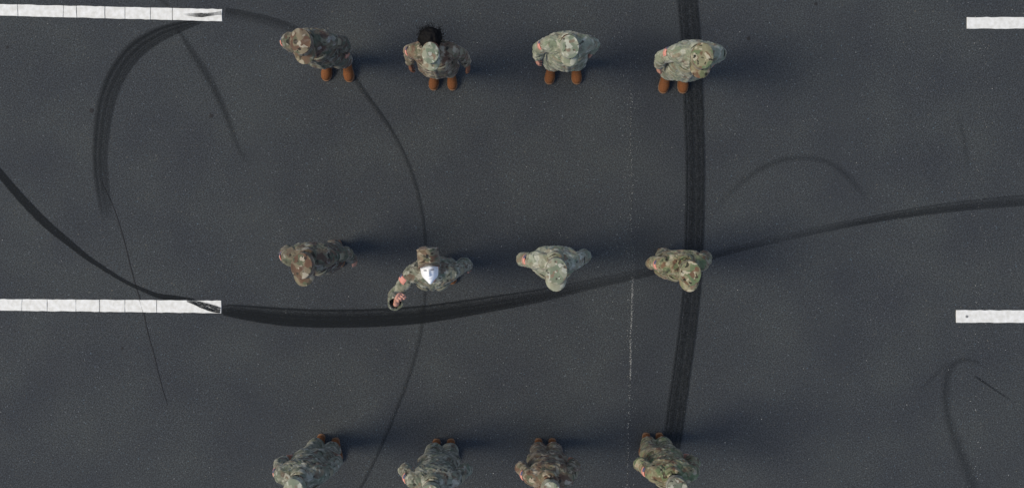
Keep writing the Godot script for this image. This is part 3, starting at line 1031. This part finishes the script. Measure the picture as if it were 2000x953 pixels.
func person(d: Dictionary) -> void:
	var root := thing("person", d.label, "person", Vector3(d.at.x, 0, d.at.y), "people standing in formation")
	root.rotation.y = d.get("yaw", 0.0)
	root.scale = Vector3.ONE * float(d.get("size", 1.0))
	var rng := RandomNumberGenerator.new()
	rng.seed = d.seed
	var seed_at := Vector3(rng.randf(), rng.randf(), rng.randf()) * 9.0
	var print_at := Vector3(rng.randf(), rng.randf(), rng.randf())
	var fabric := cloth(d.camo, print_at)
	var fabric_cap := cloth(d.get("cap_camo", d.camo), Vector3(rng.randf(), rng.randf(), rng.randf()))
	fabric_cap.uv1_scale = Vector3(1.5, 1.7, 1.5)
	var fabric_brim := cloth(d.get("cap_camo", d.camo), Vector3(rng.randf(), rng.randf(), rng.randf()))
	var girth: float = d.get("girth", 1.0)
	var lean: Vector2 = d.get("lean", Vector2.ZERO)
	var J := func(x: float, y: float, z: float) -> Vector3:
		var w := maxf(0.0, (y - 0.95) / 0.5)
		return Vector3(x + lean.x * w, y, z + lean.y * w)
	var stance: float = d.get("stance", 0.085)

	# joints
	var pivot: Vector3 = J.call(0.0, 1.535, 0.02) + d.get("neck", Vector3.ZERO)
	var neck: Vector3 = J.call(0.0, 1.45, -0.015)
	var sh := {}
	var el := {}
	var wr := {}
	for s in [-1, 1]:
		var arm: Array = d.get("right_arm" if s < 0 else "left_arm", [Vector3(0.062, -0.28, -0.025), Vector3(0.022, -0.235, 0.06)])
		sh[s] = J.call(s * 0.186 * girth, 1.415, -0.022)
		el[s] = sh[s] + Vector3(arm[0].x * s, arm[0].y, arm[0].z)
		wr[s] = el[s] + Vector3(arm[1].x * s, arm[1].y, arm[1].z)
	var lo := Vector3(minf(el[-1].x, wr[-1].x), 0.6, minf(el[-1].z, el[1].z))
	var hi := Vector3(maxf(el[1].x, wr[1].x), 1.6, maxf(maxf(el[-1].z, el[1].z), maxf(wr[-1].z, wr[1].z)))
	lo = Vector3(minf(lo.x, -0.24) - 0.1, 0.62, minf(lo.z, -0.2) - 0.1)
	hi = Vector3(hi.x + 0.1, maxf(1.58, maxf(wr[-1].y, wr[1].y) + 0.1), maxf(hi.z, 0.2) + 0.1)
	var fwd := Vector3(0, 0, 1)

	# jacket
	var f := Field.new(lo, hi, 0.0102)
	f.bone(J.call(0, 0.86, 0.022), J.call(0, 1.1, 0.008), 0.21 * girth, 0.186 * girth, 0.05, fwd, 1.42)
	f.bone(J.call(0, 1.1, 0.005), J.call(0, 1.31, 0.0), 0.186 * girth, 0.19 * girth, 0.06, fwd, 1.4)
	f.bone(J.call(-0.16 * girth, 1.405, -0.024), J.call(0.16 * girth, 1.405, -0.024), 0.078, 0.078, 0.06)
	f.bone(J.call(-0.1 * girth, 1.33, -0.055), J.call(0.1 * girth, 1.33, -0.055), 0.085, 0.085, 0.05)
	f.bone(J.call(-0.07, 1.3, 0.065), J.call(0.07, 1.3, 0.065), 0.075, 0.075, 0.06)
	f.bone(J.call(0, 1.42, -0.02), J.call(0, 1.475, -0.015), 0.085, 0.068, 0.05)
	for s in [-1, 1]:
		f.bone(J.call(s * 0.05, 1.462, -0.02), J.call(s * 0.15 * girth, 1.43, -0.015), 0.052, 0.06, 0.05)
		f.bone(sh[s], el[s], 0.07, 0.06, 0.016)
		var w: Vector3 = wr[s]
		var dir := (w - (el[s] as Vector3)).normalized()
		var wide: float = d.get("cuff", 0.0) if s < 0 else 0.0
		f.bone(el[s], w - dir * 0.03, 0.06, 0.05 + wide, 0.018)
		f.bone(w + dir * 0.055, w + dir * 0.14, 0.085, 0.085, 0.03, Vector3.ZERO, 1.0, true)
		f.bone(w - dir * (0.12 if wide else 0.035), w + dir * 0.05, 0.036 + wide * 0.7, 0.04 + wide, 0.03, Vector3.ZERO, 1.0, true)
	f.cut_below(0.79)
	var m := f.surface()
	crease(m, seed_at, 0.066, 0.014)
	var jacket := part("jacket", to_mesh(m), fabric, root)
	part("collar", collar_mesh(seed_at), fabric, jacket, Transform3D(Basis.IDENTITY, neck))
	for s in [-1, 1]:
		var a: Vector3 = sh[s]
		var b: Vector3 = el[s]
		var along := (b - a).normalized()
		var out := (Vector3(s * 1.0, 0.25, 0.1) - along * along.dot(Vector3(s * 1.0, 0.25, 0.1))).normalized()
		if d.has("patch_turn") and s < 0:
			out = out.rotated(along, d.patch_turn)
		var across := along.cross(out).normalized()
		if across.z < 0:
			across = -across
		var mid := a.lerp(b, 0.3) + out * 0.13
		if s < 0:
			part("flag_patch", conform(f, mid, -out, across * 0.047, -along * 0.031, 12, 8, 0.014), M.flag, jacket)
		else:
			part("sleeve_badge", conform(f, mid, -out, across * 0.033, -along * 0.036, 9, 9, 0.013), M.tape, jacket)
		# slanted chest pocket with its flap
		part("chest_pocket", conform(f, J.call(s * 0.098, 1.27, 0.3), -fwd, Vector3(0.058, 0, 0), Vector3(0, 0.07, 0), 8, 9, 0.015), fabric, jacket)
		part("name_tape", conform(f, J.call(s * 0.098, 1.36, 0.3), -fwd, Vector3(0.055, 0, 0), Vector3(0, 0.013, 0), 8, 4, 0.018), M.tape, jacket)
	part("front_placket", conform(f, J.call(0, 1.12, 0.35), -fwd, Vector3(0.024, 0, 0), Vector3(lean.x * 0.6, 0.3, lean.y * 0.6), 5, 30, 0.013), fabric, jacket)

	# trousers
	f = Field.new(Vector3(-0.28, 0.1, -0.24), Vector3(0.28, 1.1, 0.26), 0.0145)
	var ank := {}
	for s in [-1, 1]:
		var shift: Vector2 = d.get("right_foot" if s < 0 else "left_foot", Vector2.ZERO)
		ank[s] = Vector3(s * stance + shift.x, 0, shift.y)
		var knee := Vector3(lerpf(s * 0.1, ank[s].x, 0.5), 0.51, ank[s].z * 0.5 + 0.02)
		var top := Vector3(ank[s].x, 0.29, ank[s].z - 0.01)
		f.bone(Vector3(s * 0.085, 0.9, 0), knee, 0.115 * girth, 0.094, 0.03)
		f.bone(knee, top, 0.094, 0.086, 0.03)
		f.bone(top, top - Vector3(0, 0.035, 0), 0.092, 0.088, 0.02)
		f.bone(Vector3(s * 0.17, 0.68, ank[s].z * 0.25), Vector3(s * 0.168, 0.6, ank[s].z * 0.3), 0.05, 0.05, 0.02)
	f.bone(Vector3(-0.05, 0.95, 0), Vector3(0.05, 0.95, 0), 0.135 * girth, 0.135 * girth, 0.05)
	f.cut_below(0.19)
	m = f.surface()
	crease(m, seed_at + Vector3(3, 3, 3), 0.05, 0.01)
	part("trousers", to_mesh(m), fabric, root)

	# boots
	for s in [-1, 1]:
		var splay: float = d.get("splay", 0.12)
		var b := part("boot", M.boot_mesh, M.boot, root, Transform3D(Basis(Vector3.UP, s * splay).scaled(Vector3(1, 1, 0.93)), ank[s]))
		part("sole", M.sole_mesh, M.sole, b)
		for k in 5:
			part("lace", M.lace_mesh, M.lace, b, Transform3D(Basis.IDENTITY, Vector3(0, [0.113, 0.128, 0.148, 0.175, 0.202][k], [0.092, 0.07, 0.05, 0.041, 0.041][k])))

	# body: one figure under the clothes, with its head and hands
	f = Field.new(Vector3(lo.x, 0.06, lo.z), hi, 0.019)
	f.bone(J.call(0, 0.93, 0), J.call(0, 1.28, 0), 0.14, 0.145, 0.05, fwd, 1.4)
	f.bone(J.call(-0.14, 1.4, -0.012), J.call(0.14, 1.4, -0.012), 0.05, 0.05, 0.05)
	f.bone(J.call(0, 1.36, -0.015), neck, 0.066, 0.058, 0.05)
	f.bone(neck, pivot, 0.06, 0.054, 0.04)
	for s in [-1, 1]:
		f.bone(sh[s], el[s], 0.045, 0.037, 0.03)
		if s < 0 and d.has("hand_shift"):
			wr[s] += d.hand_shift
		f.bone(el[s], wr[s], 0.037, 0.027, 0.03)
		f.bone(Vector3(s * 0.085, 0.9, 0), Vector3(lerpf(s * 0.1, ank[s].x, 0.5), 0.51, ank[s].z * 0.5 + 0.02), 0.075, 0.052, 0.03)
		f.bone(Vector3(lerpf(s * 0.1, ank[s].x, 0.5), 0.51, ank[s].z * 0.5 + 0.02), ank[s] + Vector3(0, 0.13, -0.01), 0.052, 0.038, 0.03)
	m = f.surface()
	var turn := Basis.from_euler(Vector3(d.get("pitch", 0.0), d.get("look", 0.0), d.get("roll", 0.0)))
	var at_head := Transform3D(turn, pivot)
	append(m, head_shape, at_head)
	for s in [-1, 1]:
		var dir: Vector3 = ((wr[s] as Vector3) - (el[s] as Vector3)).normalized()
		var thumb: Vector3 = d.get("thumb", fwd) if s < 0 else fwd
		if s < 0 and d.has("hand_dir"):
			dir = d.hand_dir
		var z := (thumb - dir * thumb.dot(dir)).normalized()
		var x := (-dir).cross(z)
		if s > 0:
			x = -x
		var fist: bool = d.get("fist", false) and s < 0
		append(m, fist_shape if fist else hand_shape, Transform3D(Basis(x, -dir, z).scaled(Vector3.ONE * (1.12 if fist else 1.0)), (wr[s] as Vector3) + dir * d.get("hand_out", 0.012)))
	part("body", to_mesh(m), M[d.get("skin", "light_skin")], root)

	# head things
	var crown_up := Transform3D(Basis.from_euler(Vector3(d.get("cap_tip", 0.0), 0, 0)), Vector3(0, 0.122, 0.013) + d.get("cap_at", Vector3.ZERO))
	var cap := part("cap", cap_crown(d.get("cap_tall", 0.1), seed_at), fabric_cap, root, at_head * crown_up * Transform3D(Basis.IDENTITY.scaled(Vector3.ONE * float(d.get("cap_size", 1.08))), Vector3.ZERO))
	part("brim", M.brim_mesh, fabric_brim, cap)
	var rank := BoxMesh.new()
	rank.size = Vector3(0.016, 0.03, 0.003)
	part("rank_badge", rank, M.dark_thread, cap, Transform3D(Basis.from_euler(Vector3(-0.08, 0, 0)), Vector3(0, 0.058, 0.113)))
	if d.has("curls"):
		part("hair", curly_hair(), M.black_hair, root, at_head)
	else:
		part("hair", short_hair(d.seed), M[d.get("hair", "brown_hair")], root, at_head)
	if d.has("mask"):
		var face := part("mask", mask_mesh(), M.mask, root, at_head * Transform3D(Basis.IDENTITY.scaled(Vector3(1.04, 1.06, 1.0)), Vector3(0, -0.012, 0.012)))
		for s in [-1, 1]:
			var eye := SphereMesh.new()
			eye.radius = 0.5
			eye.height = 1.0
			eye.radial_segments = 14
			eye.rings = 7
			part("eye_slit", eye, M.slit, face, Transform3D(Basis.from_euler(Vector3(0, s * 0.32, s * 0.12)).scaled_local(Vector3(0.036, 0.0105, 0.006)), Vector3(s * 0.033, 0.08, 0.1155)))
		part("mouth_line", M.mouth_mesh, M.slit, face, Transform3D(Basis.IDENTITY, Vector3(0, 0.0065, 0.1235)))
	else:
		for s in [-1, 1]:
			part("eye", M.eye_mesh, M.eye_white, root, at_head * Transform3D(Basis.IDENTITY, Vector3(s * 0.032, 0.086, 0.1)))


func make_people() -> void:
	make_templates()
	M.boot_mesh = to_mesh(boot_shape)
	M.sole_mesh = sole_mesh()
	M.brim_mesh = cap_brim()
	M.lace_mesh = to_mesh(tube([Vector3(-0.026, -0.006, -0.004), Vector3(-0.014, 0.0, 0.003), Vector3(0, 0.002, 0.005), Vector3(0.014, 0.0, 0.003), Vector3(0.026, -0.006, -0.004)], 0.0035))
	M.mouth_mesh = to_mesh(tube([Vector3(-0.02, 0.001, -0.005), Vector3(-0.01, -0.0005, -0.001), Vector3(0, 0, 0), Vector3(0.01, -0.0005, -0.001), Vector3(0.02, 0.001, -0.005)], 0.0018))
	var e := SphereMesh.new()
	e.radius = 0.0125
	e.height = 0.025
	e.radial_segments = 12
	e.rings = 6
	M.eye_mesh = e
	var down := [Vector3(0.075, -0.275, -0.035), Vector3(0.004, -0.24, 0.015)]
	# top row
	person({"label": "person in olive-brown camouflage, leftmost of the top row, brown boots showing", "at": Vector2(-1.94, -1.69), "seed": 1, "camo": 2, "cap_camo": 0, "stance": 0.105, "look": 0.12, "pitch": 0.02, "lean": Vector2(-0.03, 0.02), "right_arm": down, "left_arm": [Vector3(0.085, -0.27, -0.03), Vector3(0.0, -0.24, 0.03)], "right_foot": Vector2(0.0, -0.01), "size": 1.0})
	person({"label": "person with bushy curly black hair behind a pale green camouflage cap", "at": Vector2(-0.8, -1.59), "seed": 2, "camo": 0, "cap_camo": 1, "stance": 0.095, "look": 0.04, "pitch": 0.1, "curls": true, "right_arm": [Vector3(0.075, -0.265, -0.04), Vector3(0.02, -0.22, 0.08)], "left_arm": [Vector3(0.09, -0.265, -0.015), Vector3(0.04, -0.215, 0.07)], "size": 0.95, "skin": "brown_skin", "splay": 0.08, "cap_size": 0.93, "lean": Vector2(0.0, 0.0)})
	person({"label": "person in pale washed camouflage with feet apart, third from left in top row", "at": Vector2(0.5, -1.66), "seed": 3, "camo": 1, "stance": 0.135, "look": 0.08, "pitch": 0.1, "right_arm": [Vector3(0.085, -0.27, 0.0), Vector3(0.01, -0.23, 0.05)], "left_arm": down, "lean": Vector2(-0.02, 0.01), "size": 0.98, "splay": 0.1, "cap_size": 0.99, "neck": Vector3(0, 0, 0.01)})
	person({"label": "person in pale green camouflage, rightmost of the top row, orange sleeve patch", "at": Vector2(1.69, -1.565), "seed": 4, "camo": 1, "cap_camo": 3, "stance": 0.09, "look": 0.02, "pitch": 0.04, "right_arm": [Vector3(0.09, -0.265, 0.0), Vector3(-0.005, -0.235, 0.04)], "left_arm": down, "size": 1.0, "girth": 1.05, "splay": 0.1, "patch_turn": 0.5, "lean": Vector2(0.0, 0.01), "neck": Vector3(0, 0, 0.015)})
	# middle row
	person({"label": "person in dark brown camouflage, leftmost of the middle row, pink sleeve patch", "at": Vector2(-1.965, 0.36), "seed": 5, "camo": 2, "cap_camo": 0, "look": -0.06, "pitch": 0.02, "right_arm": down, "left_arm": [Vector3(0.1, -0.26, -0.02), Vector3(0.03, -0.22, 0.06)], "size": 1.02, "girth": 1.04, "stance": 0.06, "left_foot": Vector2(-0.04, -0.05), "lean": Vector2(0.0, 0.005), "neck": Vector3(0, 0, 0.01)})
	person({"label": "person in white face mask looking up with the right fist raised", "at": Vector2(-0.81, 0.5), "seed": 6, "camo": 4, "cap_camo": 0, "pitch": -1.4, "cap_tip": -0.1, "cap_at": Vector3(0, 0.004, -0.004), "look": 0.06, "roll": 0.05, "mask": true, "fist": true, "neck": Vector3(0.0, -0.01, -0.035), "right_arm": [Vector3(0.175, -0.11, 0.225), Vector3(-0.03, 0.225, 0.06)], "left_arm": [Vector3(0.11, -0.25, -0.07), Vector3(0.03, -0.21, 0.03)], "cuff": 0.021, "thumb": Vector3(0.55, 0.0, -0.8), "hand_dir": Vector3(0.2, 0.8, -0.55).normalized(), "hand_out": 0.012, "cap_tall": 0.118, "cap_size": 1.14, "hand_shift": Vector3(0.012, 0.0, -0.022), "lean": Vector2(0.0, 0.02), "patch_turn": -0.35})
	person({"label": "person in pale grey-green camouflage in the middle row, right of the masked person", "at": Vector2(0.36, 0.4), "seed": 7, "camo": 1, "look": 0.0, "pitch": 0.04, "right_arm": [Vector3(0.1, -0.26, 0.0), Vector3(0.0, -0.24, 0.02)], "left_arm": [Vector3(0.09, -0.26, -0.03), Vector3(0.0, -0.24, 0.02)], "size": 1.02, "girth": 1.04, "patch_turn": 0.2, "lean": Vector2(0.0, 0.0), "neck": Vector3(0, 0, 0.02)})
	person({"label": "person in brown and green camouflage standing on the straight black tyre mark", "at": Vector2(1.57, 0.43), "seed": 8, "camo": 3, "cap_camo": 3, "look": 0.05, "pitch": 0.07, "yaw": 0.06, "right_arm": [Vector3(0.075, -0.27, -0.01), Vector3(0.0, -0.24, 0.02)], "left_arm": down, "size": 0.97, "lean": Vector2(0.02, 0.0), "hair": "black_hair", "stance": 0.06, "right_foot": Vector2(0.05, -0.04), "neck": Vector3(0, 0, 0.01)})
	# bottom row
	person({"label": "person in grey-green camouflage, leftmost of the bottom row, cut by the picture edge", "at": Vector2(-2.06, 2.42), "seed": 9, "camo": 4, "look": 0.0, "pitch": 0.02, "right_arm": down, "left_arm": down, "size": 1.0, "stance": 0.085, "left_foot": Vector2(0.0, 0.04), "lean": Vector2(0.0, 0.03), "cap_camo": 1})
	person({"label": "person in grey camouflage with elbows out, second from left in bottom row", "at": Vector2(-0.8, 2.47), "seed": 10, "camo": 4, "look": 0.0, "pitch": 0.02, "right_arm": [Vector3(0.11, -0.255, -0.04), Vector3(0.0, -0.22, 0.06)], "left_arm": [Vector3(0.11, -0.255, -0.04), Vector3(0.01, -0.22, 0.06)], "size": 1.0, "stance": 0.085, "lean": Vector2(0.0, 0.03), "cap_camo": 1})
	person({"label": "person in reddish-brown camouflage, third from left in bottom row", "at": Vector2(0.31, 2.46), "seed": 11, "camo": 0, "look": 0.05, "pitch": 0.07, "cap_camo": 1, "right_arm": [Vector3(0.09, -0.26, -0.03), Vector3(0.01, -0.22, 0.07)], "left_arm": down, "size": 0.96, "stance": 0.085, "skin": "tan_skin", "lean": Vector2(0.0, 0.02)})
	person({"label": "person in yellow-green camouflage, rightmost of the bottom row", "at": Vector2(1.48, 2.4), "seed": 12, "camo": 3, "cap_camo": 4, "look": 0.05, "pitch": 0.02, "right_arm": [Vector3(0.09, -0.26, -0.03), Vector3(0.01, -0.22, 0.06)], "left_arm": down, "size": 0.98, "stance": 0.08, "girth": 0.97, "hair": "black_hair", "lean": Vector2(0.0, 0.04)})


func _ready() -> void:
	# camera: 11 m up, almost straight down
	var cam := Camera3D.new()
	cam.name = "camera"
	add_child(cam)
	cam.fov = 27.07
	cam.near = 0.1
	cam.far = 600.0
	cam.look_at_from_position(Vector3(0, 11, 0), Vector3(-0.0555, 0, 0.2556), Vector3(0, 0, -1))
	cam.current = true

	# an even, cloudy sky and a broad soft sun to the left
	var env := Environment.new()
	var sky := Sky.new()
	var air := ProceduralSkyMaterial.new()
	air.sky_top_color = Color(0.5, 0.57, 0.69)
	air.sky_horizon_color = Color(0.62, 0.65, 0.7)
	air.ground_bottom_color = Color(0.2, 0.2, 0.21)
	air.ground_horizon_color = Color(0.4, 0.42, 0.45)
	air.sun_angle_max = 0.0
	sky.sky_material = air
	env.background_mode = Environment.BG_SKY
	env.sky = sky
	env.background_energy_multiplier = 0.7
	env.tonemap_mode = Environment.TONE_MAPPER_LINEAR
	env.tonemap_exposure = 1.95
	env.sdfgi_enabled = true
	env.ssao_enabled = true
	env.ssil_enabled = true
	var we := WorldEnvironment.new()
	we.name = "world"
	we.environment = env
	add_child(we)
	var sun := DirectionalLight3D.new()
	sun.name = "sun"
	add_child(sun)
	sun.light_energy = 0.5
	sun.light_color = Color(1.0, 0.96, 0.89)
	sun.light_angular_distance = 23.0
	sun.shadow_enabled = true
	sun.look_at_from_position(Vector3(-10, 10.8, 1.2), Vector3.ZERO, Vector3.UP)

	folds.seed = 3
	folds.frequency = 5.0
	folds.fractal_octaves = 2
	fine.seed = 8
	fine.frequency = 17.0
	fine.fractal_octaves = 2
	make_materials()
	print("materials ", Time.get_ticks_msec())
	build_ground()
	print("ground ", Time.get_ticks_msec())
	make_people()
	print("people ", Time.get_ticks_msec())
